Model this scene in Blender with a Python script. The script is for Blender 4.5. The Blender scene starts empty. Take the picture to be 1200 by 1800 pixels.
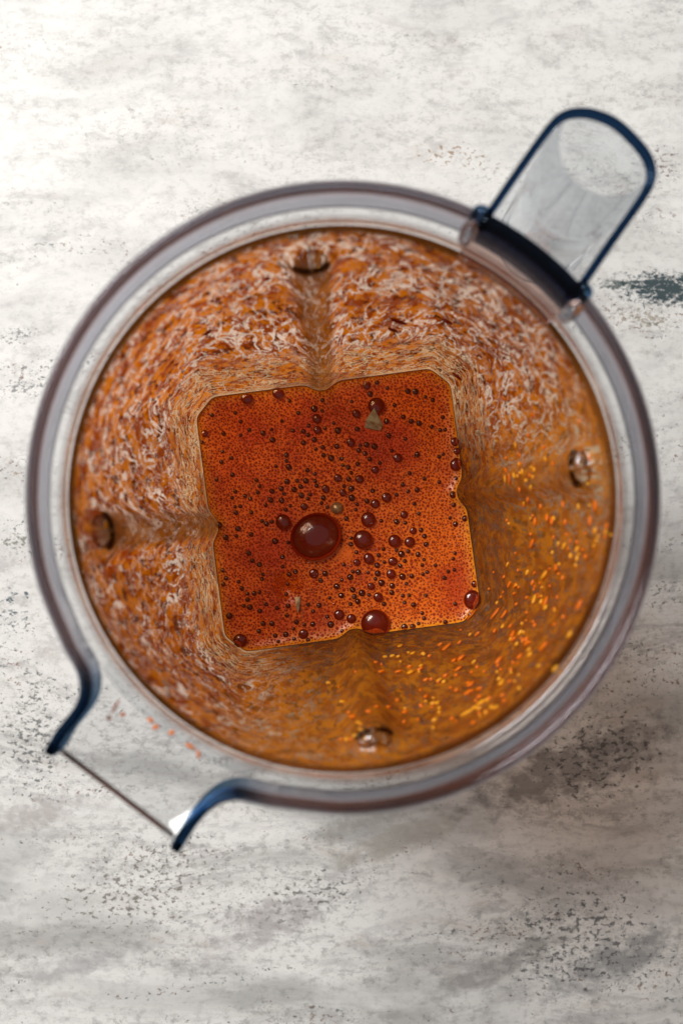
import bpy, math, random
import numpy as np
from mathutils import Vector, Matrix, Quaternion
random.seed(7); rng = np.random.default_rng(7)
PI = math.pi
scene = bpy.context.scene
COL = scene.collection

# ------------------------------------------------------------------ camera
F = 1816.0                      # focal length in photograph pixels
CAMZ = 0.520
ZRIM, ZSAUCE = 0.220, 0.055     # rim top and sauce level above the counter
NADIR = (574.0, 943.0)
cam_d = bpy.data.cameras.new('camera'); cam = bpy.data.objects.new('camera', cam_d); COL.objects.link(cam)
v = Vector((NADIR[0]-600, -(NADIR[1]-900), -F)).normalized()
Q = v.rotation_difference(Vector((0, 0, -1)))
cam.rotation_mode = 'QUATERNION'; cam.rotation_quaternion = Q; cam.location = (0, 0, CAMZ)
cam_d.sensor_fit = 'VERTICAL'; cam_d.sensor_height = 36; cam_d.lens = F/1800*36
cam_d.clip_start = 0.01; cam_d.clip_end = 50
cam_d.dof.use_dof = True; cam_d.dof.focus_distance = 0.462; cam_d.dof.aperture_fstop = 7.0
scene.camera = cam

def at(px, py, z):
    d = Q @ Vector((px-600, -(py-900), -F))
    t = (z-CAMZ)/d.z
    return Vector((d.x*t, d.y*t, z))

# ------------------------------------------------------------------ light
world = bpy.data.worlds.new('World'); scene.world = world; world.use_nodes = True
bg = world.node_tree.nodes['Background']; bg.inputs[0].default_value = (1.0, 0.985, 0.97, 1); bg.inputs[1].default_value = 0.19
def area(name, loc, target, sx, sy, power, col):
    l = bpy.data.lights.new(name, 'AREA'); l.shape = 'RECTANGLE'; l.size = sx; l.size_y = sy; l.energy = power; l.color = col
    o = bpy.data.objects.new(name, l); COL.objects.link(o); o.location = loc
    o.rotation_euler = (Vector(target)-Vector(loc)).to_track_quat('-Z', 'Y').to_euler()
    return o
area('window_light', (-0.84, 0.82, 1.42), (0, 0, 0.1), 0.85, 0.85, 37, (1.0, 0.985, 0.96))
scene.view_settings.view_transform = 'Standard'; scene.view_settings.look = 'None'
scene.view_settings.exposure = 0.22; scene.view_settings.gamma = 1
cy = scene.cycles
cy.use_denoising = True; cy.max_bounces = 16; cy.transmission_bounces = 12; cy.transparent_max_bounces = 40
cy.glossy_bounces = 6; cy.diffuse_bounces = 4; cy.caustics_refractive = True; cy.caustics_reflective = False
cy.blur_glossy = 0.6; cy.sample_clamp_indirect = 6

# jug axis
C = at(605, 870, ZRIM); CX, CY = C.x, C.y

# ------------------------------------------------------------------ material helpers
class NT:
    def __init__(s, name):
        s.m = bpy.data.materials.new(name); s.m.use_nodes = True; s.t = s.m.node_tree; s.t.nodes.clear()
        s.out = s.n('ShaderNodeOutputMaterial')
    def n(s, typ, ins=None, **kw):
        n = s.t.nodes.new(typ)
        for k, val in kw.items(): setattr(n, k, val)
        for k, val in (ins or {}).items():
            if isinstance(val, bpy.types.NodeSocket): s.t.links.new(val, n.inputs[k])
            else: n.inputs[k].default_value = val
        return n
    def math(s, op, a, b=0.0, clamp=False):
        n = s.n('ShaderNodeMath', {0: a, 1: b}, operation=op); n.use_clamp = clamp; return n.outputs[0]
    def mix(s, f, a, b):
        n = s.n('ShaderNodeMix', data_type='RGBA')
        for sock, val in ((n.inputs[0], f), (n.inputs[6], a), (n.inputs[7], b)):
            if isinstance(val, bpy.types.NodeSocket): s.t.links.new(val, sock)
            else: sock.default_value = val if not isinstance(val, tuple) else (*val[:3], 1)
        return n.outputs[2]
    def ramp(s, x, a, b, lo=0.0, hi=1.0):
        n = s.n('ShaderNodeMapRange', {0: x, 1: a, 2: b, 3: lo, 4: hi}, interpolation_type='SMOOTHSTEP'); return n.outputs[0]
    def noise(s, vec, scale, detail=3, rough=0.5, dist=0.0):
        n = s.n('ShaderNodeTexNoise', {'Vector': vec, 'Scale': scale, 'Detail': detail, 'Roughness': rough, 'Distortion': dist}); return n.outputs[0]
    def mapping(s, vec, loc=(0,0,0), rot=(0,0,0), scale=(1,1,1)):
        return s.n('ShaderNodeMapping', {0: vec, 1: loc, 2: rot, 3: scale}).outputs[0]
    def shader_mix(s, f, a, b):
        return s.n('ShaderNodeMixShader', {0: f, 1: a, 2: b}).outputs[0]
    def surf(s, sh): s.t.links.new(sh, s.out.inputs[0]); return s.m

def rgb(*c): return (*c, 1)

def plastic_thin(name, tint=(0.95, 0.955, 0.96), spec=1.0):
    k = NT(name)
    tr = k.n('ShaderNodeBsdfTransparent', {0: rgb(*tint)}).outputs[0]
    gl = k.n('ShaderNodeBsdfGlossy', {'Color': rgb(1, 1, 1), 'Roughness': 0.06}).outputs[0]
    fr = k.n('ShaderNodeFresnel', {'IOR': 1.49}).outputs[0]
    fr = k.math('MULTIPLY', k.math('MINIMUM', fr, 0.6), spec)
    return k.surf(k.shader_mix(fr, tr, gl))
def glass(name, col=(0.93, 0.94, 0.95), rough=0.02):
    k = NT(name)
    return k.surf(k.n('ShaderNodeBsdfGlass', {'Color': rgb(*col), 'Roughness': rough, 'IOR': 1.49}).outputs[0])

M = {}
M['wall'] = plastic_thin('clear_jug_plastic', (0.97, 0.965, 0.96), 0.35)
M['collar'] = glass('clear_rim_plastic', (0.55, 0.52, 0.54), 0.06)
k = NT('tinted_rim_plastic'); bl = k.n('ShaderNodeAttribute', attribute_name='blue').outputs['Fac']
M['rim'] = k.surf(k.n('ShaderNodeBsdfGlass', {'Color': k.mix(bl, rgb(0.70, 0.70, 0.74), rgb(0.12, 0.215, 0.33)), 'Roughness': 0.06, 'IOR': 1.49}).outputs[0])
M['ledge'] = plastic_thin('clear_ledge_plastic', (0.93, 0.935, 0.94))
M['blue_edge'] = glass('blue_tinted_edge_plastic', (0.10, 0.18, 0.29), 0.05)
M['handle'] = plastic_thin('clear_handle_plastic', (0.91, 0.925, 0.94))
M['mauve'] = plastic_thin('clear_latch_plastic', (0.78, 0.66, 0.62))
M['shadeglass'] = glass('shade_arc_plastic', (0.42, 0.34, 0.22), 0.1)  # dark glass for the arcs that imitate shading at the rib caps
M['latchglass'] = glass('latch_plastic', (0.24, 0.30, 0.39), 0.05)
M['jointglass'] = glass('joint_highlight_plastic', (0.38, 0.58, 0.78), 0.05)  # paler blue puts the bright highlights at the handle joints into the colour
M['cap'] = glass('thick_clear_plastic', (0.92, 0.92, 0.92))
k = NT('brown_tinted_lip'); M['lip'] = k.surf(k.n('ShaderNodeBsdfPrincipled', {'Base Color': rgb(0.09, 0.045, 0.035), 'Roughness': 0.2}).outputs[0])

# ---- granite
def granite():
    k = NT('white_granite')
    P = k.n('ShaderNodeTexCoord').outputs['Object']
    xyz = k.n('ShaderNodeSeparateXYZ', {0: P}); X, Y = xyz.outputs[0], xyz.outputs[1]
    # bands run level at the far side and climb to the right on the near side
    warp = k.n('ShaderNodeTexNoise', {'Vector': P, 'Scale': 9.0, 'Detail': 3}).outputs[1]
    Pw = k.n('ShaderNodeVectorMath', {0: P, 1: k.n('ShaderNodeVectorMath', {0: warp, 1: (0.035, 0.035, 0)}, operation='MULTIPLY').outputs[0]}, operation='ADD').outputs[0]
    lev = k.mapping(Pw, scale=(0.55, 1.25, 1))
    slo = k.mapping(Pw, rot=(0, 0, math.radians(-30)), scale=(0.40, 1.45, 1))
    near = k.ramp(k.math('SUBTRACT', Y, k.math('MULTIPLY', X, 0.2)), -0.02, -0.09)
    vec = k.n('ShaderNodeMix', {0: near, 4: lev, 5: slo}, data_type='VECTOR').outputs[1]
    cl1 = k.noise(vec, 16, 6, 0.62, 0.6)
    cl2 = k.noise(vec, 75, 9, 0.78, 0.2)
    cl3 = k.noise(k.mapping(P, scale=(0.8, 1, 1)), 210, 7, 0.82)
    c = rgb(0.83, 0.825, 0.805)
    g1 = k.ramp(cl1, 0.44, 0.64)
    g1n = k.math('MULTIPLY', g1, k.math('ADD', k.math('MULTIPLY', near, 0.52), 0.34))
    c = k.mix(g1n, c, rgb(0.42, 0.42, 0.41))
    c = k.mix(k.math('MULTIPLY', k.ramp(cl2, 0.48, 0.62), k.ramp(near, 0, 1, 0.48, 0.70)), c, rgb(0.47, 0.455, 0.45))
    c = k.mix(k.math('MULTIPLY', k.ramp(k.noise(k.mapping(vec, loc=(3, 1, 0)), 36, 7, 0.75), 0.53, 0.66), k.ramp(near, 0, 1, 0.26, 0.50)), c, rgb(0.56, 0.50, 0.45))
    c = k.mix(k.math('MULTIPLY', k.ramp(cl3, 0.48, 0.62), k.ramp(near, 0, 1, 0.42, 0.75)), c, rgb(0.34, 0.335, 0.325))
    c = k.mix(k.math('MULTIPLY', k.ramp(k.noise(vec, 30, 4, 0.6), 0.56, 0.40, 0, 1), 0.40), c, rgb(0.90, 0.90, 0.885))
    # specks, thicker in bands
    band = k.noise(k.mapping(vec, loc=(7, 2, 0), scale=(0.7, 1.3, 1)), 26, 5, 0.65)
    sp = k.noise(k.mapping(P, scale=(0.8, 1, 1)), 430, 4, 0.7, 0.2)
    thr = k.ramp(band, 0.42, 0.62, 0.72, 0.55)
    m = k.math('MULTIPLY', k.math('SUBTRACT', sp, thr), 15, True)
    m = k.math('MULTIPLY', m, k.ramp(Y, 0.10, 0.22, 1.0, 0.30))
    hue = k.n('ShaderNodeTexNoise', {'Vector': P, 'Scale': 60.0, 'Detail': 2}).outputs[0]
    scol = k.mix(k.ramp(hue, 0.42, 0.52), rgb(0.20, 0.10, 0.07), rgb(0.075, 0.095, 0.10))
    c = k.mix(k.math('MULTIPLY', m, 0.80), c, scol)
    sp2 = k.noise(k.mapping(P, loc=(2, 3, 0), scale=(0.6, 1, 1)), 260, 3, 0.6, 0.3)
    m2 = k.math('MULTIPLY', k.math('SUBTRACT', sp2, k.ramp(band, 0.42, 0.64, 0.80, 0.665)), 16, True)
    c = k.mix(k.math('MULTIPLY', m2, 0.75), c, k.mix(k.ramp(hue, 0.40, 0.60), rgb(0.26, 0.15, 0.08), rgb(0.06, 0.075, 0.08)))
    # local mineral patches: (centre px, half-size px, angle, colour, scale, threshold)
    def patch(c, px, py, hx, hy, ang, col, sc, t0, amt, det=4, sharp=12):
        p = at(px, py, 0)
        q = k.mapping(P, loc=(0, 0, 0))
        d = k.n('ShaderNodeVectorMath', {0: P, 1: (p.x, p.y, 0)}, operation='SUBTRACT').outputs[0]
        d = k.n('ShaderNodeVectorRotate', {0: d, 'Angle': math.radians(-ang)}, rotation_type='Z_AXIS').outputs[0]
        s_ = F/CAMZ
        d = k.n('ShaderNodeVectorMath', {0: d, 1: (s_/hx, s_/hy, 0)}, operation='MULTIPLY').outputs[0]
        r = k.n('ShaderNodeVectorMath', {0: d}, operation='LENGTH').outputs[1]
        fall = k.ramp(r, 1.5, 0.1)
        nz = k.noise(k.mapping(P, loc=(px*0.01, py*0.01, 0), scale=(0.75, 1, 1)), sc, det, 0.62)
        mm = k.math('MULTIPLY', k.math('SUBTRACT', k.math('ADD', nz, k.math('MULTIPLY', fall, 0.34)), t0), sharp, True)
        mm = k.math('MULTIPLY', mm, k.math('MULTIPLY', fall, 3.0, True))
        return k.mix(k.math('MULTIPLY', mm, amt), c, rgb(*col))
    c = patch(c, 1170, 507, 95, 34, -5, (0.022, 0.050, 0.062), 380, 0.62, 0.95, 6, 6)
    c = patch(c, 1085, 500, 50, 12, -3, (0.04, 0.07, 0.07), 400, 0.68, 0.85, 6, 6)
    c = patch(c, 1130, 560, 90, 34, -8, (0.30, 0.25, 0.18), 420, 0.80, 0.7)
    c = patch(c, 800, 275, 130, 45, -5, (0.33, 0.21, 0.12), 450, 0.86, 0.8)
    c = patch(c, 1165, 290, 60, 90, 0, (0.16, 0.09, 0.08), 480, 0.88, 0.8)
    c = patch(c, 20, 1070, 60, 90, 0, (0.05, 0.085, 0.11), 300, 0.86, 0.9)
    c = patch(c, 30, 590, 90, 30, 10, (0.16, 0.16, 0.17), 520, 0.84, 0.8)
    c = patch(c, 40, 680, 70, 26, 12, (0.14, 0.15, 0.16), 480, 0.82, 0.8)
    c = patch(c, 30, 950, 50, 25, 0, (0.16, 0.17, 0.13), 420, 0.82, 0.8)
    c = patch(c, 60, 1220, 70, 60, 5, (0.12, 0.12, 0.11), 520, 0.88, 0.8)
    c = patch(c, 250, 560, 120, 60, 5, (0.5, 0.48, 0.45), 300, 0.86, 0.5)
    c = patch(c, 1000, 1350, 240, 60, 20, (0.22, 0.21, 0.21), 130, 0.62, 0.75, 8, 5)  # grey vein, its dark tone also deepens the jug's shadow here
    c = patch(c, 1080, 1690, 170, 45, 25, (0.24, 0.25, 0.26), 120, 0.64, 0.72, 8, 5)
    c = patch(c, 700, 1480, 170, 34, 18, (0.42, 0.40, 0.36), 120, 0.66, 0.70, 8, 5)
    c = patch(c, 250, 1560, 300, 130, 15, (0.17, 0.15, 0.12), 430, 0.855, 0.8, 4, 14)
    c = patch(c, 520, 1590, 220, 90, 20, (0.13, 0.13, 0.12), 430, 0.86, 0.8, 4, 14)
    c = patch(c, 1050, 1330, 220, 140, 20, (0.07, 0.07, 0.07), 380, 0.85, 0.8, 4, 14)
    c = patch(c, 1010, 1650, 260, 170, 20, (0.07, 0.075, 0.08), 400, 0.85, 0.8, 4, 14)
    c = patch(c, 60, 1300, 110, 160, 10, (0.10, 0.11, 0.11), 450, 0.85, 0.8, 4, 14)
    c = patch(c, 870, 1700, 240, 28, 24, (0.33, 0.32, 0.31), 110, 0.66, 0.75, 8, 5)
    c = patch(c, 640, 1440, 150, 30, 22, (0.36, 0.35, 0.33), 110, 0.66, 0.75, 8, 5)
    c = patch(c, 130, 1700, 170, 26, 16, (0.42, 0.41, 0.42), 120, 0.66, 0.7, 8, 5)
    c = patch(c, 470, 1620, 150, 50, 20, (0.46, 0.43, 0.43), 150, 0.66, 0.70, 8, 5)
    c = patch(c, 70, 1430, 120, 40, 15, (0.45, 0.42, 0.41), 150, 0.66, 0.70, 8, 5)
    c = k.n('ShaderNodeMix', {0: 1.0, 6: c, 7: rgb(0.86, 0.85, 0.84)}, data_type='RGBA', blend_type='MULTIPLY').outputs[2]
    bmp = k.n('ShaderNodeBump', {'Strength': 0.12, 'Distance': 0.0006, 'Height': cl3}).outputs[0]
    return k.surf(k.n('ShaderNodeBsdfPrincipled', {'Base Color': c, 'Roughness': 0.45, 'Specular IOR Level': 0.3, 'Normal': bmp}).outputs[0])
M['granite'] = granite()

# ---- sauce on the walls: islands of sauce with clear worm-like gaps
def film():
    k = NT('sauce_residue')
    uv = k.n('ShaderNodeUVMap', uv_map='UVMap').outputs[0]
    xyz = k.n('ShaderNodeSeparateXYZ', {0: uv}); V = xyz.outputs[1]
    P = k.n('ShaderNodeTexCoord').outputs['Object']
    st = k.mapping(uv, scale=(1.0, 0.62, 1))
    n1 = k.noise(st, 135, 4.0, 0.60, 0.7)
    n2 = k.noise(k.mapping(st, loc=(4, 9, 0)), 260, 4, 0.62, 0.5)
    big = k.noise(k.mapping(uv, loc=(2, 2, 0)), 42, 3, 0.6)
    r1 = k.math('ABSOLUTE', k.math('SUBTRACT', n1, 0.5))
    r2 = k.math('ABSOLUTE', k.math('SUBTRACT', n2, 0.49))
    ctr = k.n('ShaderNodeVectorMath', {0: P, 1: (0.13, 0.36, 0)}, operation='DOT_PRODUCT').outputs[1]
    rel = k.n('ShaderNodeVectorMath', {0: P, 1: (CX, CY, 0)}, operation='SUBTRACT').outputs[0]
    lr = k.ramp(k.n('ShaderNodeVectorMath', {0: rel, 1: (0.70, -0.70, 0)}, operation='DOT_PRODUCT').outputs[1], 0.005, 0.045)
    side = k.ramp(ctr, -0.022, 0.030)                # more rinsed on the far side
    sparse = k.ramp(k.noise(k.mapping(st, loc=(5, 5, 0)), 85, 2, 0.5), k.math('SUBTRACT', 0.56, k.math('MULTIPLY', side, 0.14)), k.math('SUBTRACT', 0.50, k.math('MULTIPLY', side, 0.14)), 1.0, 0.0)
    g = k.math('MULTIPLY', k.ramp(r1, 0.026, 0.020), k.math('ADD', 0.10, k.math('MULTIPLY', sparse, 0.90)))
    g = k.math('MAXIMUM', g, k.math('MULTIPLY', k.ramp(r2, 0.013, 0.008), 0.85))
    low = k.ramp(V, 0.066, 0.040)
    thin = k.ramp(k.noise(k.mapping(uv, loc=(1, 5, 0), scale=(0.7, 1.2, 1)), 400, 3, 0.6, 0.5), 0.515, 0.56)
    lowgap = k.math('MULTIPLY', low, k.math('MULTIPLY', thin, 0.70))
    g = k.math('MAXIMUM', g, lowgap)
    g = k.math('MULTIPLY', g, k.ramp(big, 0.34, 0.48, 0.15, 1.0))
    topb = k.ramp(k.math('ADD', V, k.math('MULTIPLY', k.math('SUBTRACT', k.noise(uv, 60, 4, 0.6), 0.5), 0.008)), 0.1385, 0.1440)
    g = k.math('MULTIPLY', g, k.math('SUBTRACT', 1.0, topb))
    clean = k.ramp(V, 0.0085, 0.0030)
    g = k.math('MAXIMUM', g, k.math('MULTIPLY', clean, 0.8))
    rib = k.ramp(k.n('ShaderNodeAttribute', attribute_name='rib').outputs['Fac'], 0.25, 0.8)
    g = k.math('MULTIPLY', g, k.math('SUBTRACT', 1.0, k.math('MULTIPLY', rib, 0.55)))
    h = k.math('SUBTRACT', 1.0, g)
    thick = k.noise(k.mapping(uv, loc=(8, 1, 0), scale=(1, 0.7, 1)), 175, 5, 0.68, 0.3)
    col = k.mix(k.ramp(thick, 0.44, 0.56), rgb(0.97, 0.285, 0.004), rgb(0.42, 0.050, 0.002))
    col = k.mix(k.ramp(k.noise(st, 210, 3, 0.6), 0.555, 0.60), col, rgb(0.14, 0.012, 0.002))
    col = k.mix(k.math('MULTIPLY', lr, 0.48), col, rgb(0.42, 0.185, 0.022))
    col = k.mix(k.math('MULTIPLY', rib, k.ramp(lr, 0, 1, 0.7, 0.15)), col, rgb(0.30, 0.11, 0.012))  # browner film on the ribs, standing in for their shading
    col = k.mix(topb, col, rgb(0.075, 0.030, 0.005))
    nrm = k.n('ShaderNodeBump', {'Strength': 0.35, 'Distance': 0.0006, 'Height': k.math('ADD', h, k.math('MULTIPLY', n2, 0.4))}).outputs[0]
    df = k.n('ShaderNodeBsdfDiffuse', {0: col, 'Normal': nrm}).outputs[0]
    tl = k.n('ShaderNodeBsdfTranslucent', {0: col, 'Normal': nrm}).outputs[0]
    body = k.shader_mix(0.5, df, tl)
    tcol = k.mix(low, rgb(0.99, 0.82, 0.68), rgb(0.80, 0.58, 0.34))
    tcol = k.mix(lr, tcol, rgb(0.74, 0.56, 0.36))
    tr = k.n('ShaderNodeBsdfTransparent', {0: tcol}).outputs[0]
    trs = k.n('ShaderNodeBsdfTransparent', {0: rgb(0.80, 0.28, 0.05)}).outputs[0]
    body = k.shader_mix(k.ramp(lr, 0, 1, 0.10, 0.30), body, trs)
    sh = k.shader_mix(g, body, tr)
    gl = k.n('ShaderNodeBsdfGlossy', {'Color': rgb(1, 1, 1), 'Roughness': 0.07, 'Normal': nrm}).outputs[0]
    fr = k.math('MINIMUM', k.n('ShaderNodeFresnel', {'IOR': 1.38, 'Normal': nrm}).outputs[0], 0.07)
    return k.surf(k.shader_mix(k.math('MULTIPLY', fr, 0.8), sh, gl))
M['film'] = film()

def sauce_mat():
    k = NT('red_orange_sauce')
    P = k.n('ShaderNodeTexCoord').outputs['Object']
    vo = k.n('ShaderNodeTexVoronoi', {'Vector': P, 'Scale': 900.0, 'Randomness': 0.85}).outputs['Distance']
    big = k.noise(P, 30, 4, 0.6)
    dots = k.ramp(vo, 0.42, 0.22)
    edge = k.n('ShaderNodeAttribute', attribute_name='edge').outputs['Fac']
    c = k.mix(k.ramp(big, 0.40, 0.62), rgb(0.98, 0.20, 0.004), rgb(0.72, 0.085, 0.002))
    c = k.mix(edge, c, rgb(0.98, 0.36, 0.018))  # brighter orange painted where the rising meniscus catches light
    c = k.mix(k.math('MULTIPLY', dots, 0.42), c, rgb(0.36, 0.024, 0.003))
    b = k.n('ShaderNodeBump', {'Strength': 0.6, 'Distance': 0.0004, 'Height': dots}).outputs[0]
    return k.surf(k.n('ShaderNodeBsdfPrincipled', {'Base Color': c, 'Roughness': 0.28, 'Specular IOR Level': 0.45, 'Normal': b}).outputs[0])
M['sauce'] = sauce_mat()
def skin(name, tint, film_c, amt):
    k = NT(name)
    tr = k.n('ShaderNodeBsdfTransparent', {0: rgb(*tint)}).outputs[0]
    df = k.n('ShaderNodeBsdfDiffuse', {0: rgb(*film_c)}).outputs[0]
    gl = k.n('ShaderNodeBsdfGlossy', {'Color': rgb(1, 0.95, 0.92), 'Roughness': 0.04}).outputs[0]
    gl = k.shader_mix(0.5, gl, k.n('ShaderNodeBsdfGlossy', {'Color': rgb(1, 0.82, 0.72), 'Roughness': 0.22}).outputs[0])
    fr = k.n('ShaderNodeFresnel', {'IOR': 1.42}).outputs[0]
    return k.surf(k.shader_mix(k.math('MINIMUM', k.math('MULTIPLY', fr, 2.3), 0.5), k.shader_mix(amt, tr, df), gl))
M['skin'] = skin('bubble_skin', (0.80, 0.44, 0.32), (0.40, 0.045, 0.008), 0.08)
M['foam_skin'] = skin('foam_bubble_skin', (0.90, 0.66, 0.52), (0.45, 0.05, 0.008), 0.10)
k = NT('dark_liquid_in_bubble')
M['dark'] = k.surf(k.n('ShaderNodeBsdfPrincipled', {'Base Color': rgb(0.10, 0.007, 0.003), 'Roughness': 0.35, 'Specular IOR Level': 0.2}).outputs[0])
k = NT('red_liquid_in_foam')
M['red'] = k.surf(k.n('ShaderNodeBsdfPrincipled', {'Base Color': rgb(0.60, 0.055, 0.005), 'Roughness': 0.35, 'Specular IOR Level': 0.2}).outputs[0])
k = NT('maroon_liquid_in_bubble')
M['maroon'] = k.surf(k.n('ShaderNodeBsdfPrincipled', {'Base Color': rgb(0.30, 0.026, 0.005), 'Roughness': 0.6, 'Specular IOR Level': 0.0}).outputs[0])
def pulp(name, c):
    k = NT(name); df = k.n('ShaderNodeBsdfPrincipled', {'Base Color': rgb(*c), 'Roughness': 0.2}).outputs[0]
    tl = k.n('ShaderNodeBsdfTranslucent', {0: rgb(*c)}).outputs[0]
    return k.surf(k.shader_mix(0.4, df, tl))
M['pulp_y'] = pulp('yellow_orange_pulp', (1.0, 0.50, 0.03)); M['pulp_o'] = pulp('orange_pulp', (0.95, 0.25, 0.012)); M['pulp_r'] = pulp('red_pulp', (0.34, 0.03, 0.006))
k = NT('wet_steel'); nz = k.noise(k.n('ShaderNodeTexCoord').outputs['Object'], 500, 3)
M['steel'] = k.surf(k.n('ShaderNodeBsdfPrincipled', {'Base Color': k.mix(k.ramp(nz, 0.4, 0.6), rgb(0.50, 0.40, 0.22), rgb(0.36, 0.24, 0.12)), 'Metallic': 0.6, 'Roughness': 0.3}).outputs[0])
k = NT('base_plastic'); M['base'] = k.surf(k.n('ShaderNodeBsdfPrincipled', {'Base Color': rgb(0.30, 0.30, 0.31), 'Roughness': 0.4}).outputs[0])

# ------------------------------------------------------------------ object helpers
def mesh_obj(name, verts, faces, mats, parent=None, smooth=True, mi=None):
    me = bpy.data.meshes.new(name); me.from_pydata([tuple(map(float, p)) for p in verts], [], [tuple(map(int, f)) for f in faces])
    for m in (mats if isinstance(mats, (list, tuple)) else [mats]): me.materials.append(m)
    if smooth: me.polygons.foreach_set('use_smooth', [True]*len(me.polygons))
    if mi is not None: me.polygons.foreach_set('material_index', mi)
    me.update()
    o = bpy.data.objects.new(name, me); COL.objects.link(o)
    if parent: o.parent = parent; o.matrix_parent_inverse = parent.matrix_world.inverted()
    return o
def empty(name, loc, label, cat):
    o = bpy.data.objects.new(name, None); COL.objects.link(o); o.location = loc; o.empty_display_size = 0.02
    o['label'] = label; o['category'] = cat
    bpy.context.view_layer.update(); return o

# ------------------------------------------------------------------ countertop
ct = mesh_obj('countertop', [(-0.9, -0.9, -0.03), (0.9, -0.9, -0.03), (0.9, 0.9, -0.03), (-0.9, 0.9, -0.03), (-0.9, -0.9, 0), (0.9, -0.9, 0), (0.9, 0.9, 0), (-0.9, 0.9, 0)],
    [(4, 5, 6, 7), (3, 2, 1, 0), (0, 1, 5, 4), (1, 2, 6, 5), (2, 3, 7, 6), (3, 0, 4, 7)], M['granite'], smooth=False)
ct['kind'] = 'structure'

# ------------------------------------------------------------------ jug
ROT = math.radians(7.6)
jug = empty('blender_jug', (CX, CY, 0), 'clear plastic blender jug with dark blue edged handle and spout, standing on white granite', 'blender jug')
sauce = empty('sauce', (CX, CY, ZSAUCE), 'red orange blended sauce with foam bubbles inside the clear jug, splashed up its walls', 'sauce')

def sst(x, a, b):
    t = np.clip((x-a)/(b-a), 0, 1); return t*t*(3-2*t)
HTOP = 0.149
def radius(th, h, off=0.0):
    """inner wall radius for angle th (local) at height h above the sauce level"""
    a = np.where(h < 0.058, 0.0577+0.098*h, 0.0634+(h-0.058)*0.232)
    b = np.where(h < 0.058, 0.0758+0.067*h, 0.0797+(h-0.058)*0.0527)
    Rr = 0.0845
    phi = (th+PI/4) % (PI/2) - PI/4            # -45..45 about the side's middle
    side = a/np.cos(phi); cor = b/np.cos(np.abs(phi)-PI/4)
    p = 100.0
    poly = (side**-p+cor**-p)**(-1/p)
    w = sst(h, 0.045, HTOP)
    r = poly*(1-w)+(Rr+(h-HTOP)*0.05)*w
    s = r*np.sin(phi)
    ht = 0.130
    hw = 0.0056+0.0028*np.clip(h/ht, 0, 1)
    dp = 0.0034+0.0056*np.clip(h/ht, 0, 1)**1.2
    prof = np.exp(-(np.abs(s)/hw)**2.8)
    top = 1-sst(h+np.abs(s)*0.35, ht-0.0022, ht+0.0022)
    return r-dp*prof*top+off, prof*top

NT_ = 480
hs = np.concatenate([np.linspace(-0.030, 0, 8)[:-1], np.linspace(0, 0.122, 60)[:-1], np.linspace(0.122, 0.136, 26)[:-1], np.linspace(0.136, HTOP, 10)])
th = np.linspace(0, 2*PI, NT_, endpoint=False)
def grid_pts(off, hh):
    T, H = np.meshgrid(th, hh); r, ribm = radius(T, H, off)
    x = CX+r*np.cos(T+ROT); y = CY+r*np.sin(T+ROT); z = ZSAUCE+H
    return np.stack([x, y, z], -1), ribm
def grid_faces(nr, flip=False):
    i, j = np.meshgrid(np.arange(nr-1), np.arange(NT_), indexing='ij'); j2 = (j+1) % NT_
    f = np.stack([i*NT_+j, i*NT_+j2, (i+1)*NT_+j2, (i+1)*NT_+j], -1).reshape(-1, 4)
    return f[:, ::-1] if flip else f
nr = len(hs)
Pin, rm = grid_pts(0, hs); Pout, _ = grid_pts(0.0026, hs)
V = np.concatenate([Pin.reshape(-1, 3), Pout.reshape(-1, 3)])
Fi = grid_faces(nr, True); Fo = grid_faces(nr)+nr*NT_
# which faces belong to a rib
phi = (np.tile(th, (nr, 1))+PI/4) % (PI/2)-PI/4
quarter = np.floor(((np.tile(th, (nr, 1))+PI/4) % (2*PI))/(PI/2)).astype(int)
isrib = (np.abs(phi)*0.065 < 0.0105) & (np.tile(hs[:, None], (1, NT_)) < 0.134) & (np.tile(hs[:, None], (1, NT_)) > -0.031)
ribid = np.where(isrib, quarter+1, 0).reshape(-1)
fid = ribid[Fi].min(axis=1)*(ribid[Fi].min(axis=1) == ribid[Fi].max(axis=1))
fid2 = ribid[Fo-nr*NT_].min(axis=1)*(ribid[Fo-nr*NT_].min(axis=1) == ribid[Fo-nr*NT_].max(axis=1))
def submesh(name, faces, mat, parent):
    used = np.unique(faces); remap = np.zeros(len(V), int); remap[used] = np.arange(len(used))
    return mesh_obj(name, V[used], remap[faces], mat, parent)
submesh('wall', np.concatenate([Fi[fid == 0], Fo[fid2 == 0]]), M['wall'], jug)
for q in range(1, 5):
    o = submesh('rib', np.concatenate([Fi[fid == q], Fo[fid2 == q]]), M['wall'], jug)
# base below the wall
def lathe_closed(prof, n=160):
    vs, fs = [], []; m = len(prof)
    for i in range(n):
        a = 2*PI*i/n
        for r, z in prof: vs.append((CX+r*math.cos(a), CY+r*math.sin(a), z))
    for i in range(n):
        for j in range(m): fs.append((i*m+j, ((i+1) % n)*m+j, ((i+1) % n)*m+(j+1) % m, i*m+(j+1) % m))
    return vs, fs
vs, fs = lathe_closed([(0.001, 0.018), (0.064, 0.018), (0.064, 0.0), (0.067, 0.0), (0.067, 0.024), (0.001, 0.0245)], 96)
mesh_obj('base', vs, fs, M['base'], jug, smooth=False)

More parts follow.
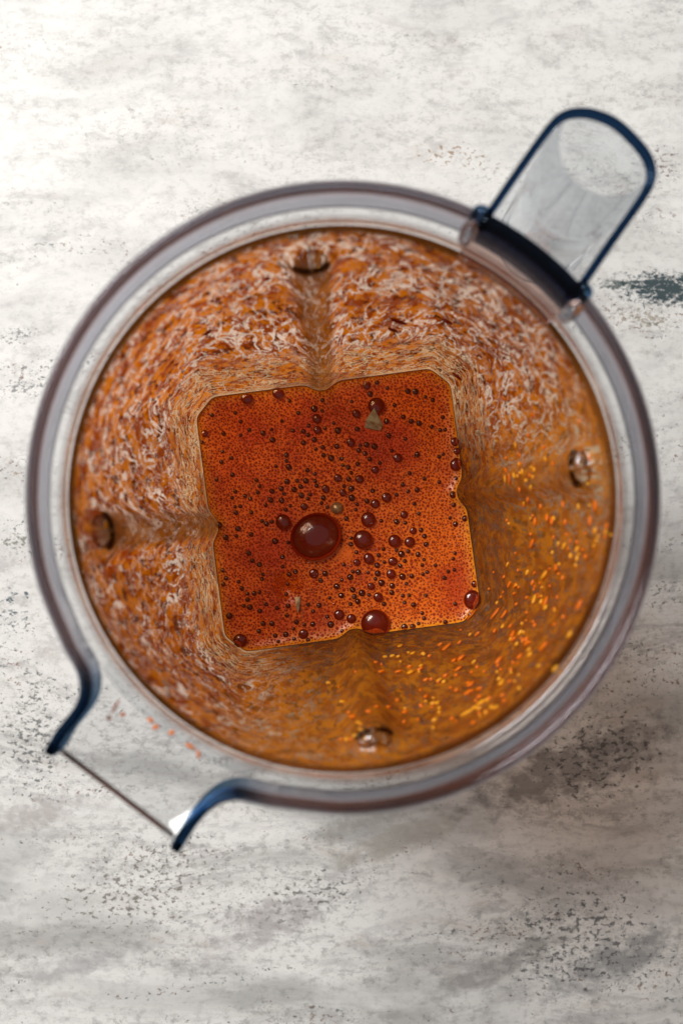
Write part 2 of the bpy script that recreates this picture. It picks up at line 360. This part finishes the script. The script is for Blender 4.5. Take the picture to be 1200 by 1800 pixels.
# ---- sweeps
def catmull(pts, n=8):
    out = []; P = [pts[0]]+list(pts)+[pts[-1]]
    for i in range(1, len(P)-2):
        for s in range(n):
            t = s/n; a, b, c, d = P[i-1], P[i], P[i+1], P[i+2]
            out.append(0.5*((2*b)+(-a+c)*t+(2*a-5*b+4*c-d)*t*t+(-a+3*b-3*c+d)*t**3))
    out.append(pts[-1]); return out
def sweep(name, path, prof, mat, parent, smooth=True, mi_fn=None):
    """path: xy Vectors; prof: closed loop of (offset to the left of travel, z)"""
    n, m = len(path), len(prof); vs, fs = [], []
    for i, p in enumerate(path):
        a = path[max(i-1, 0)]; b = path[min(i+1, n-1)]; t = Vector((b.x-a.x, b.y-a.y)).normalized(); nx, ny = -t.y, t.x
        for o_, z in prof: vs.append((p.x+nx*o_, p.y+ny*o_, z))
    mi = []
    for i in range(n-1):
        for j in range(m):
            fs.append((i*m+j, (i+1)*m+j, (i+1)*m+(j+1) % m, i*m+(j+1) % m)); mi.append(mi_fn(i/(n-1)) if mi_fn else 0)
    fs.append(tuple(range(m))); fs.append(tuple((n-1)*m+j for j in reversed(range(m)))); mi += [mi[0], mi[-1]]
    o = mesh_obj(name, vs, fs, mat, parent, smooth, mi)
    return o
def polar(r, a, z=0): return Vector((CX+r*math.cos(a), CY+r*math.sin(a), z))
RC = 0.0912                                                   # collar wall centre line
Lp = [at(*p, ZRIM) for p in [(83, 1327), (102, 1293), (123, 1267), (141, 1240), (147, 1213), (144, 1188), (134, 1165)]]
Rp = [at(*p, ZRIM) for p in [(458, 1408), (432, 1402), (410, 1400), (383, 1407), (358, 1425), (333, 1454), (306, 1497)]]
aL = math.atan2(at(112, 1130, ZRIM).y-CY, at(112, 1130, ZRIM).x-CX) ; aR = math.atan2(at(492, 1417, ZRIM).y-CY, at(492, 1417, ZRIM).x-CX)
aL = aL % (2*PI); aR = aR % (2*PI)
# go clockwise in world from the spout's left side over the top to its right side
n_arc = 150; aR2 = aR-2*PI
arc = [polar(RC, aL+(aR2-aL)*i/n_arc) for i in range(n_arc+1)]
ctrl = [Vector((p.x, p.y)) for p in Lp]+[Vector((p.x, p.y)) for p in arc[::6]]+[Vector((p.x, p.y)) for p in Rp]
path = catmull(ctrl, 6)
zt = ZRIM; hw = 0.0016
cprof = [(-hw, zt-0.017), (-hw-0.0002, zt-0.004), (-hw+0.0002, zt-0.0010), (-hw+0.0012, zt), (hw-0.0012, zt), (hw-0.0002, zt-0.0010), (hw+0.0001, zt-0.004), (hw-0.0001, zt-0.017)]
col_o = sweep('rim_collar', path, cprof, M['rim'], jug)
npth = len(path); tt = np.repeat(np.arange(npth), len(cprof)); dd = np.minimum(tt, npth-1-tt)
blu = 1-sst(dd.astype(float), 16, 44)
al_ = col_o.data.attributes.new('blue', 'FLOAT', 'POINT'); al_.data.foreach_set('value', blu)
# ledge ring between wall and collar (thin plastic with real thickness)
led = [(0.0845, ZSAUCE+HTOP), (0.0862, zt-0.0150), (0.0893, zt-0.0138), (0.0897, zt-0.0160), (0.0872, zt-0.0182), (0.0871, ZSAUCE+HTOP)]
vs, fs = lathe_closed(led, 220)
mesh_obj('rim_ledge', vs, fs, M['ledge'], jug)

# ---- spout floor and lip
zf0, zf1 = zt-0.0145, zt-0.0125
t0, t1 = at(96, 1311, zf1), at(304, 1470, zf1)
b0, b1 = at(160, 1180, zf0), at(450, 1380, zf0)
ang0 = math.atan2(b0.y-CY, b0.x-CX) % (2*PI); ang1 = math.atan2(b1.y-CY, b1.x-CX) % (2*PI)
nu, nv = 30, 12; sv, sf = [], []
for lay in (0, -0.0022):
    for j in range(nv+1):
        tv = j/nv
        for i in range(nu+1):
            tu = i/nu; s = polar(0.0868, ang0+(ang1-ang0)*tu, zf0); e = t0.lerp(t1, tu)
            p = s.lerp(e, tv); edge_up = 0.003*(abs(tu-0.5)*2)**6*tv
            sv.append((p.x, p.y, p.z+edge_up+lay-0.001*math.sin(tv*PI)))
W_ = nu+1; N1 = W_*(nv+1)
for j in range(nv):
    for i in range(nu):
        a = j*W_+i; sf.append((a, a+1, a+W_+1, a+W_)); sf.append((N1+a+W_, N1+a+W_+1, N1+a+1, N1+a))
for i in range(nu): a = nv*W_+i; sf.append((a, a+1, N1+a+1, N1+a))
spout = mesh_obj('spout', sv, sf, M['ledge'], jug)
lippath = [Vector((p.x, p.y)) for p in [t0.lerp(t1, i/10) for i in range(11)]]
lz = zf1+0.0008
lip = sweep('spout_lip', lippath, [(-0.0004, lz-0.003), (-0.0004, lz), (0.0004, lz+0.0002), (0.0004, lz-0.003)], M['lip'], spout)

# ---- handle
hz = ZRIM-0.0005
hp = [(842, 398), (868, 362), (905, 308), (945, 251), (972, 216), (992, 200), (1016, 194), (1046, 197), (1082, 212), (1114, 240), (1138, 270), (1147, 298), (1143, 322), (1126, 352), (1085, 410), (1045, 468), (1016, 511)]
hpath = catmull([Vector(at(*p, hz)[:2]) for p in hp], 6)
handle = mesh_obj('handle', *[[], []], M['handle'], jug)
hw2 = 0.0012
sweep('handle_edge', hpath, [(-hw2, hz-0.0032), (-hw2, hz-0.0006), (-hw2+0.0006, hz), (hw2-0.0006, hz), (hw2, hz-0.0006), (hw2, hz-0.0032)], M['blue_edge'], handle)
# top plate inside the edge, slightly dished
hc = sum(hpath, Vector((0, 0)))/len(hpath)
pv, pf = [], []; n = len(hpath)
for lay in (0, -0.0022):
    for f_ in (0.985, 0.6, 0.25):
        for p in hpath:
            q = hc+(p-hc)*f_; pv.append((q.x, q.y, hz-0.0030+lay))
    pv.append((hc.x, hc.y, hz-0.0030+lay))
L_ = 3*n+1
for lay in (0, 1):
    o_ = lay*L_
    for r_ in range(2):
        for i in range(n):
            i2 = (i+1) % n; q = (o_+r_*n+i, o_+r_*n+i2, o_+(r_+1)*n+i2, o_+(r_+1)*n+i); pf.append(q if lay == 0 else q[::-1])
    for i in range(n): pf.append((o_+2*n+i, o_+2*n+(i+1) % n, o_+3*n))
me = bpy.data.meshes.new('handle'); me.from_pydata(pv, [], pf); me.materials.append(M['handle'])
me.polygons.foreach_set('use_smooth', [True]*len(me.polygons)); handle.data = me
# hollow grip going down: arc wall seen through the plate
gc = at(1050, 285, hz-0.02)
ax = (at(1085, 240, hz)-C); ax = math.atan2(ax.y, ax.x)
gp = [Vector((gc.x+0.0165*math.cos(ax+PI+t), gc.y+0.0165*math.sin(ax+PI+t))) for t in np.linspace(-1.35, 1.35, 28)]
sweep('grip', gp, [(-0.0012, hz-0.105), (-0.0012, hz-0.0060), (0.0012, hz-0.0060), (0.0012, hz-0.105)], M['handle'], handle)

# ---- lid latch band inside the rim beside the handle
a0 = math.atan2(*(lambda p: (p.y-CY, p.x-CX))(at(826, 395, ZRIM))); a1 = math.atan2(*(lambda p: (p.y-CY, p.x-CX))(at(1010, 535, ZRIM)))
lp = [Vector(polar(0.0845, a0+(a1-a0)*t)[:2]) for t in np.linspace(0.02, 0.98, 24)]
latch = sweep('latch_band', lp, [(-0.0040, zt-0.014), (-0.0040, zt-0.006), (-0.0030, zt-0.0045), (0.0032, zt-0.0035), (0.0040, zt-0.005), (0.0040, zt-0.014)], M['mauve'], jug)
lp = [Vector(polar(0.0907, a0+(a1-a0)*t)[:2]) for t in np.linspace(0.06, 0.97, 24)]
sweep('latch_wall', lp, [(-0.0021, zt-0.017), (-0.0024, zt-0.001), (-0.0018, zt+0.0006), (0.0018, zt+0.0006), (0.0024, zt-0.001), (0.0021, zt-0.017)], M['latchglass'], jug)
def blob(name, c, rx, ry, rz, ang, mat, parent, nu=16, nv=8, half=False, jit=0.0):
    vs, fs = [], []; ca, sa = math.cos(ang), math.sin(ang)
    for j in range(nv+1):
        v_ = (PI/2 if half else PI)*j/nv
        for i in range(nu):
            u_ = 2*PI*i/nu; jj = 1+jit*math.sin(3*u_+j)+jit*random.uniform(-1, 1)
            x, y, z = rx*math.sin(v_)*math.cos(u_)*jj, ry*math.sin(v_)*math.sin(u_)*jj, rz*math.cos(v_)
            vs.append((c[0]+x*ca-y*sa, c[1]+x*sa+y*ca, c[2]+z))
    for j in range(nv):
        for i in range(nu): fs.append((j*nu+i, (j+1)*nu+i, (j+1)*nu+(i+1) % nu, j*nu+(i+1) % nu))
    return mesh_obj(name, vs, fs, mat, parent)
for px, py in ((822, 408), (1003, 548)):
    p = at(px, py, zt-0.006); a = math.atan2(p.y-CY, p.x-CX)
    blob('latch_post', p, 0.0042, 0.0026, 0.0060, a, M['cap'], jug)
for px, py in ((846, 378), (1022, 512)):
    p = at(px, py, zt-0.004); a = math.atan2(p.y-CY, p.x-CX)
    blob('handle_joint', p, 0.0028, 0.0034, 0.0045, a, M['jointglass'], jug)

# ---- rib caps
for q in range(4):
    a = q*PI/2; r_, _ = radius(np.array([0.0]), np.array([0.1315])); r_ = float(r_[0])
    p = polar(r_-0.0038, a+ROT, ZSAUCE+0.1285)
    blob('rib_cap_lens', p, 0.0034, 0.0056, 0.0022, a+ROT, M['cap'], jug)  # clear lens added at the cap for its bright and dark refraction
    c_ = Vector((p.x, p.y)); aa = a+ROT+PI
    arcp = [c_+Vector((math.cos(aa), math.sin(aa)))*0.0036*math.cos(t)+Vector((-math.sin(aa), math.cos(aa)))*0.0064*math.sin(t) for t in np.linspace(-1.2, 1.2, 16)]
    sweep('rib_shade_arc', arcp, [(-0.0006, p.z-0.004), (-0.0006, p.z+0.0003), (0.0006, p.z+0.0003), (0.0006, p.z-0.004)], M['shadeglass'], jug)  # dark crescent added to imitate the shading arc below the cap

# ------------------------------------------------------------------ film on the walls
hf = np.concatenate([np.linspace(0.0004, 0.122, 90)[:-1], np.linspace(0.122, 0.136, 26)[:-1], np.linspace(0.136, HTOP-0.0005, 10)])
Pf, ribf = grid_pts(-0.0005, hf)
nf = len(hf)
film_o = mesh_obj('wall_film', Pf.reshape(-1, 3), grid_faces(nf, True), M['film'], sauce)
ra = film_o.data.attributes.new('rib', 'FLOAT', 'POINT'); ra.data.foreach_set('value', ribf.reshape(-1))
uvl = film_o.data.uv_layers.new(name='UVMap')
Ff = grid_faces(nf, True).reshape(-1)
row, colm = Ff//NT_, Ff % NT_
u = colm*(2*PI/NT_)*0.075
seam = (colm.reshape(-1, 4).max(1)-colm.reshape(-1, 4).min(1)) > NT_//2
u = u.reshape(-1, 4); cm = colm.reshape(-1, 4); u[(seam[:, None]) & (cm == 0)] = 2*PI*0.075
uvl.data.foreach_set('uv', np.stack([u.reshape(-1), hf[row]], -1).reshape(-1))

# ------------------------------------------------------------------ sauce body and surface
ns = 60
def surf_lift(d): return 0.0012*np.exp(-d/0.0009)+0.0014*np.exp(-(d/0.0050)**1.5)
rs = 1-(1-np.linspace(0, 1, ns+1))**1.35
r_edge, _ = radius(th, np.zeros_like(th), -0.0003)
big = [(555, 943, 44), (659, 1096, 26)]
sv = []; edge = []
for k_ in range(ns+1):
    r = r_edge*rs[k_]; d = (r_edge-r)
    x = CX+r*np.cos(th+ROT); y = CY+r*np.sin(th+ROT)
    z = ZSAUCE+surf_lift(d)-0.0002+0.00008*np.sin(x*320+1)*np.cos(y*270)
    p = at(503, 1035, ZSAUCE); z = z-0.0028*np.exp(-((x-p.x)**2+(y-p.y)**2)/0.0048**2)
    sv.append(np.stack([x, y, z], -1)); edge.append(np.exp(-(d/0.0034)**1.4))
for (zz, rr) in ((ZSAUCE-0.010, 0), (ZSAUCE-0.029, 0), (ZSAUCE-0.029, 1)):
    r, _ = radius(th, np.full_like(th, zz-ZSAUCE), -0.0006)
    r = r*(0.02 if rr else 1); sv.append(np.stack([CX+r*np.cos(th+ROT), CY+r*np.sin(th+ROT), np.full_like(th, zz)], -1)); edge.append(np.zeros_like(th))
so = mesh_obj('foam_surface', np.concatenate(sv), grid_faces(len(sv)), M['sauce'], sauce)
at_ = so.data.attributes.new('edge', 'FLOAT', 'POINT'); at_.data.foreach_set('value', np.concatenate(edge))
# dark meniscus line
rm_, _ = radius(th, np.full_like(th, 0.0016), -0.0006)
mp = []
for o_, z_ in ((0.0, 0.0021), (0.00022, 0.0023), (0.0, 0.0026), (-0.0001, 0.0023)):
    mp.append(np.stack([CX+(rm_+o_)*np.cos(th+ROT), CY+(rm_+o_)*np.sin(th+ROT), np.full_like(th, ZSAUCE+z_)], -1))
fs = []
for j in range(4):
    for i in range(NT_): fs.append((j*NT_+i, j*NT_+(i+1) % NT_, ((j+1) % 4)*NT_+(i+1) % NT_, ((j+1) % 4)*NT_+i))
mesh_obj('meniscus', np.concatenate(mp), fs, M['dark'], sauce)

# ------------------------------------------------------------------ bubbles
def bubble_mesh(nu, nv, hgt=0.62):
    vs, fs, mi = [], [], []
    for j in range(nv):
        v_ = 0.02+(PI/2-0.02)*j/(nv-1)
        for i in range(nu): u_ = 2*PI*i/nu; vs.append((math.sin(v_)*math.cos(u_), math.sin(v_)*math.sin(u_), hgt*math.cos(v_)))
    vs.append((0, 0, hgt)); top = len(vs)-1
    for i in range(nu): fs.append((top, i, (i+1) % nu)); mi.append(0)
    for j in range(nv-1):
        for i in range(nu): fs.append((j*nu+i, (j+1)*nu+i, (j+1)*nu+(i+1) % nu, j*nu+(i+1) % nu)); mi.append(0)
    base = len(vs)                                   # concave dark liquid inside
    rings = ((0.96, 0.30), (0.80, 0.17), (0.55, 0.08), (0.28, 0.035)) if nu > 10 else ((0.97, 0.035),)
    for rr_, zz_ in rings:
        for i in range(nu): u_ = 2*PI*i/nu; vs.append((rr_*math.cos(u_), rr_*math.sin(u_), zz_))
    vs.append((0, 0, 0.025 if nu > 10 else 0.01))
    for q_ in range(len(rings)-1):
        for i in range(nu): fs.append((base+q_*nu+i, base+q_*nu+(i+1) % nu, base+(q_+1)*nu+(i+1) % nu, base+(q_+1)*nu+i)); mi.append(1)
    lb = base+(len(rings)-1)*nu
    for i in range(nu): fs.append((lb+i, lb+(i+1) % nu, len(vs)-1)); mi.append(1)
    return vs, fs, mi
def make_me(name, d, dm):
    vs, fs, mi = d; me = bpy.data.meshes.new(name); me.from_pydata(vs, [], fs); me.materials.append(M['skin']); me.materials.append(dm)
    me.polygons.foreach_set('use_smooth', [True]*len(fs)); me.polygons.foreach_set('material_index', mi); me.update(); return me
me_b = make_me('bubble', bubble_mesh(14, 4), M['dark']); me_B = make_me('bubble', bubble_mesh(32, 10, 0.5), M['maroon'])
crop = [(380,652,32),(718,642,31),(697,722,40),(822,727,27),(882,731,22),(1130,960,38),(1065,423,26),(1060,333,18),(1068,370,15),(236,160,24),(360,140,24),
(68,300,15),(210,1122,28),(126,663,14),(166,1024,14),(750,190,35),(514,240,19),(503,200,14),(516,285,17),(670,220,18),(835,396,19),(648,335,18),(683,481,18),(790,554,21),(745,578,19),
(597,287,14),(745,443,16),(402,433,13),(337,324,12),(597,476,17),(548,520,17),(617,535,15),(652,555,14),(452,545,12),(423,522,12),(395,490,12),(372,518,11),(373,565,12),
(463,590,15),(329,563,12),(335,528,11),(470,487,12),(712,108,17),(725,142,12),(875,130,12),(905,132,13),(752,97,10),(888,250,11),(919,258,12),(857,233,10),(790,250,12),
(570,396,13),(540,385,10),(537,354,10),(503,323,11),(460,336,11),(460,290,10),(593,350,11),(676,420,10),(711,343,12),(742,350,13),(723,400,10),(705,378,10),
(640,480,11),(650,518,13),(735,527,10),(860,622,16),(896,686,15),(849,778,14),(720,797,23),(815,808,19),(808,858,20),(853,868,14),(729,907,16),(692,933,14),(757,950,20),
(655,920,12),(610,943,12),(645,870,13),(672,812,15),(678,850,12),(755,855,13),(770,893,14),(592,907,13),(676,967,12),(602,1020,22),(650,1035,20),(568,1058,14),(460,1096,20),
(497,1057,11),(432,1048,11),(501,856,20),(546,856,12),(428,848,10),(403,860,10),(347,727,13),(313,658,11),(252,700,10),(200,677,12),(192,614,10),(242,775,11),(257,805,10),
(285,820,11),(376,790,10),(247,990,12),(215,915,10),(264,935,10),(238,960,10),(311,978,9),(300,1055,11),(335,1055,11),(283,1085,10),(390,1098,12),(134,412,9),(178,463,10),
(190,530,9),(228,547,9),(115,483,8),(882,457,9),(940,478,9),(855,502,10),(912,523,11),(1052,543,14),(1056,583,10),(1100,637,13),(1042,635,8),(1020,873,10),(1138,897,14),
(1055,797,8),(860,1068,14),(893,1066,12),(1022,1048,10),(1120,1020,11),(927,683,10),(830,650,12),(536,167,9),(440,217,9),(822,186,9),(793,118,8),(970,272,9),(865,320,8)]
items = [(330+x*.4417, 630+y*.4417, r*.4417) for x, y, r in crop]+big
SC = 0.465/F
placed = []                       # world x, y, r
for px, py, r in items:
    p = at(px, py, ZSAUCE); placed.append((p.x, p.y, r*SC))
nmain = len(placed)
cell = 0.0016; gridd = {}
def addg(x, y, r): gridd.setdefault((int(x//cell), int(y//cell)), []).append((x, y, r))
bigs = [b for b in placed if b[2] > 0.0013]
for b in placed: addg(*b)
def inside(x, y, m):
    a = math.atan2(y-CY, x-CX)-ROT; i = int((a % (2*PI))/(2*PI)*NT_) % NT_
    return math.hypot(x-CX, y-CY) < r_edge[i]-m
def lift(x, y):
    a = math.atan2(y-CY, x-CX)-ROT; i = int((a % (2*PI))/(2*PI)*NT_) % NT_
    return float(surf_lift(max(r_edge[i]-math.hypot(x-CX, y-CY), 0.0)))
def free(x, y, r):
    for b in bigs:
        if math.hypot(x-b[0], y-b[1]) < r*0.9+b[2]: return False
    ci, cj = int(x//cell), int(y//cell)
    for i in range(ci-2, ci+3):
        for j in range(cj-2, cj+3):
            for b in gridd.get((i, j), ()):
                if math.hypot(x-b[0], y-b[1]) < r+b[2]+0.00012: return False
    return True
hub = at(592, 893, ZSAUCE); bt = at(658, 745, ZSAUCE); keep = [(hub, 0.004), (bt, 0.005), (at(522, 1062, ZSAUCE), 0.003), (at(605, 975, ZSAUCE), 0.004)]
cl = [(at(560, 850, ZSAUCE), 0.020, 1.0), (at(660, 1000, ZSAUCE), 0.020, 1.0), (at(540, 1090, ZSAUCE), 0.02, 0.7)]
tries = 0; target = [(0.0012, 60), (0.0009, 240), (0.00068, 800), (0.00050, 2600), (0.00036, 3000)]
for rr, cnt in target:
    got = 0
    for _ in range(cnt*14):
        if got >= cnt: break
        x = CX+random.uniform(-.085, .085); y = CY+random.uniform(-.085, .085)
        r = rr*random.uniform(0.72, 1.12)
        if not inside(x, y, r+0.0004): continue
        dens = max(w*math.exp(-((x-c.x)**2+(y-c.y)**2)/s**2) for c, s, w in cl)
        if rr > 0.0006 and random.random() > 0.12+dens: continue
        if any(math.hypot(x-c.x, y-c.y) < m for c, m in keep): continue
        if not free(x, y, r): continue
        placed.append((x, y, r)); addg(x, y, r); got += 1
order = list(range(nmain))+sorted(range(nmain, len(placed)), key=lambda i: -placed[i][2])
for n_, i in enumerate(order[:300]):
    x, y, r = placed[i]; o = bpy.data.objects.new('bubble', me_B if r > 0.0016 else me_b); COL.objects.link(o)
    o.parent = sauce; o.location = (x-CX, y-CY, lift(x, y)); e = random.uniform(0.94, 1.06)
    flat = 0.7 if i < nmain and items[i][1] < 710 else 1.0
    o.scale = (r*e, r/e, r*flat); o.rotation_euler = (0, 0, random.uniform(0, 6))
# foam: the thousands of smaller bubbles
tv, tf, tm = bubble_mesh(7, 3, 0.6); tv = np.array(tv); nb = len(tv)
rest = order[300:]; VV, FF, MI = [], [], []
for n_, i in enumerate(rest):
    x, y, r = placed[i]; a = random.uniform(0, 6); ca, sa = math.cos(a), math.sin(a)
    w = np.stack([x+r*(tv[:, 0]*ca-tv[:, 1]*sa), y+r*(tv[:, 0]*sa+tv[:, 1]*ca), ZSAUCE+lift(x, y)+r*tv[:, 2]], -1)
    VV.append(w); FF += [tuple(q+n_*nb for q in f) for f in tf]; MI += tm
foam = mesh_obj('foam', np.concatenate(VV), FF, [M['foam_skin'], M['red']], sauce, True, MI); foam['kind'] = 'stuff'

# ------------------------------------------------------------------ blades breaking the surface
def poly_solid(name, pts, zs, zb, mat, parent):
    n = len(pts); vs = [(p.x, p.y, z) for p, z in zip(pts, zs)]+[(p.x, p.y, zb) for p in pts]
    fs = [tuple(range(n)), tuple(range(2*n-1, n-1, -1))]+[(i, n+i, n+(i+1) % n, (i+1) % n) for i in range(n)]
    return mesh_obj(name, vs, fs, mat, parent, False)
blade = poly_solid('blade', [at(657, 718, ZSAUCE), at(643, 738, ZSAUCE), at(641, 752, ZSAUCE), at(668, 757, ZSAUCE), at(672, 748, ZSAUCE)], [ZSAUCE+.0022, ZSAUCE+.0012, ZSAUCE+.0006, ZSAUCE+.0006, ZSAUCE+.0018], ZSAUCE-.006, M['steel'], jug)
blade['label'] = 'pale blade tip standing out of the foam near the far edge'
blade = poly_solid('blade', [at(518, 1050, ZSAUCE), at(520, 1064, ZSAUCE), at(524, 1076, ZSAUCE), at(527, 1062, ZSAUCE), at(528, 1048, ZSAUCE)], [ZSAUCE+.0002, ZSAUCE+.0018, ZSAUCE+.0024, ZSAUCE+.0014, ZSAUCE+.0002], ZSAUCE-.006, M['steel'], jug)
blade['label'] = 'narrow orange stained blade tip in the dark dip'
blob('blade_nut', (hub.x, hub.y, ZSAUCE), 0.0030, 0.0028, 0.0022, 0, M['steel'], jug, 14, 7)

# ------------------------------------------------------------------ pulp bits stuck on the wall
def on_wall(px, py):
    """where the sight line through this picture point meets the inner wall"""
    lo, hi = 0.001, HTOP-0.001
    def g(h):
        p = at(px, py, ZSAUCE+h); t = math.atan2(p.y-CY, p.x-CX)-ROT
        r, _ = radius(np.array([t]), np.array([h]), -0.0009); return math.hypot(p.x-CX, p.y-CY)-float(r[0])
    if g(lo)*g(hi) > 0: return None
    for _ in range(30):
        m = (lo+hi)/2
        if g(lo)*g(m) <= 0: hi = m
        else: lo = m
    return at(px, py, ZSAUCE+(lo+hi)/2)
bits = [(845, 1234, 11, 'y'), (820, 1252, 10, 'y'), (834, 1243, 7, 'y'), (955, 1011, 10, 'y'), (938, 1052, 7, 'y'), (957, 1068, 7, 'y'), (992, 918, 7, 'o'), (1018, 852, 6, 'y'), (1032, 850, 4, 'y'), (760, 1236, 6, 'y'), (763, 1265, 6, 'y'), (771, 1195, 5, 'y'), (703, 1135, 5, 'y'),
 (880, 1200, 6, 'y'), (832, 1163, 5, 'y'), (905, 783, 6, 'y'), (935, 730, 6, 'o'), (1078, 960, 8, 'y'), (1036, 915, 6, 'o'), (1082, 835, 8, 'o'), (620, 1358, 8, 'y'), (930, 1150, 6, 'y'), (1045, 1060, 7, 'y'), (1000, 1115, 7, 'y'), (925, 1130, 6, 'o'), (602, 1233, 6, 'y'), (577, 1200, 5, 'y'), (626, 1293, 6, 'y'),
 (648, 1250, 6, 'o'), (975, 1175, 6, 'y'), (990, 960, 6, 'y'), (887, 843, 5, 'y'), (917, 830, 5, 'y'), (932, 857, 5, 'y'), (960, 910, 5, 'o'), (1065, 925, 6, 'o'), (188, 925, 10, 'y'), (700, 565, 12, 'r'), (690, 580, 9, 'r'), (785, 565, 10, 'r'), (803, 662, 7, 'r'), (365, 585, 9, 'r'), (470, 490, 6, 'r')]
for cx_, cy_ in ((840, 1240), (900, 1120), (950, 1040), (1000, 960), (760, 1230), (720, 1160), (930, 830), (1060, 940), (620, 1290), (880, 1190)):
    for _ in range(9):
        bits.append((cx_+random.gauss(0, 17), cy_+random.gauss(0, 17), random.uniform(1.6, 4.6), random.choice('yyo')))
for _ in range(150):
    a = math.radians(random.triangular(-35, 100, 38)); rr = random.uniform(290, 455)
    px, py = 600+rr*math.cos(a), 880+rr*math.sin(a); bits.append((px, py, min(9.5, 2.1*math.exp(abs(random.gauss(0, 0.85)))), random.choice('yoooo')))
def bit_mesh(m, seed):
    rb = random.Random(seed); a1, a2, a3 = rb.uniform(0.1, 0.3), rb.uniform(0.05, 0.25), rb.uniform(0, 6)
    vs, fs = [], []
    for j in range(5):
        for i in range(8):
            v_, u_ = PI*(j+.5)/5, 2*PI*i/8; q = 1+a1*math.sin(2*u_+a3)*math.sin(v_*1.5+a3)+a2*math.sin(3*u_+a3*2+j)+rb.uniform(-0.12, 0.12)
            vs.append((math.sin(v_)*math.cos(u_)*q, math.sin(v_)*math.sin(u_)*q, math.cos(v_)))
    for j in range(4):
        for i in range(8): fs.append((j*8+i, (j+1)*8+i, (j+1)*8+(i+1) % 8, j*8+(i+1) % 8))
    fs.append(tuple(range(8))); fs.append(tuple(32+i for i in reversed(range(8))))
    me = bpy.data.meshes.new('pulp_bit'); me.from_pydata(vs, [], fs); me.materials.append(m); me.polygons.foreach_set('use_smooth', [True]*len(fs)); return me
bm_ = {c: [bit_mesh(M['pulp_'+c], 10*i+ord(c)) for i in range(6)] for c in 'yor'}
for px, py, r, c in bits:
    p = on_wall(px, py)
    if p is None: continue
    o = bpy.data.objects.new('pulp_bit', random.choice(bm_[c])); COL.objects.link(o); o.parent = sauce
    o.location = (p.x-CX, p.y-CY, p.z-ZSAUCE); s = r*(CAMZ-p.z)/F
    a = math.atan2(p.y-CY, p.x-CX)
    o.scale = (0.0006, s*random.uniform(.8, 1.1), s*random.uniform(0.9, 1.7)); o.rotation_euler = (random.uniform(-1.5, 1.5), 0, a)
# drips on the spout
for px, py, rx, ry, an in ((192, 1262, 3, 3, 0), (203, 1242, 1.6, 10, -28), (216, 1256, 3.4, 2.6, 0), (148, 1221, 2.5, 3, 0), (274, 1278, 4, 3, 20), (302, 1288, 4, 3, 0), (335, 1312, 7, 2.2, -30), (349, 1326, 2, 6, 10), (265, 1266, 5, 2.5, -30)):
    p = at(px, py, zf0+0.0004)
    blob('drip', p, 1.5*rx*.316/F, 1.5*ry*.316/F, 0.0007, math.radians(an), M['pulp_o'], sauce, 10, 5)
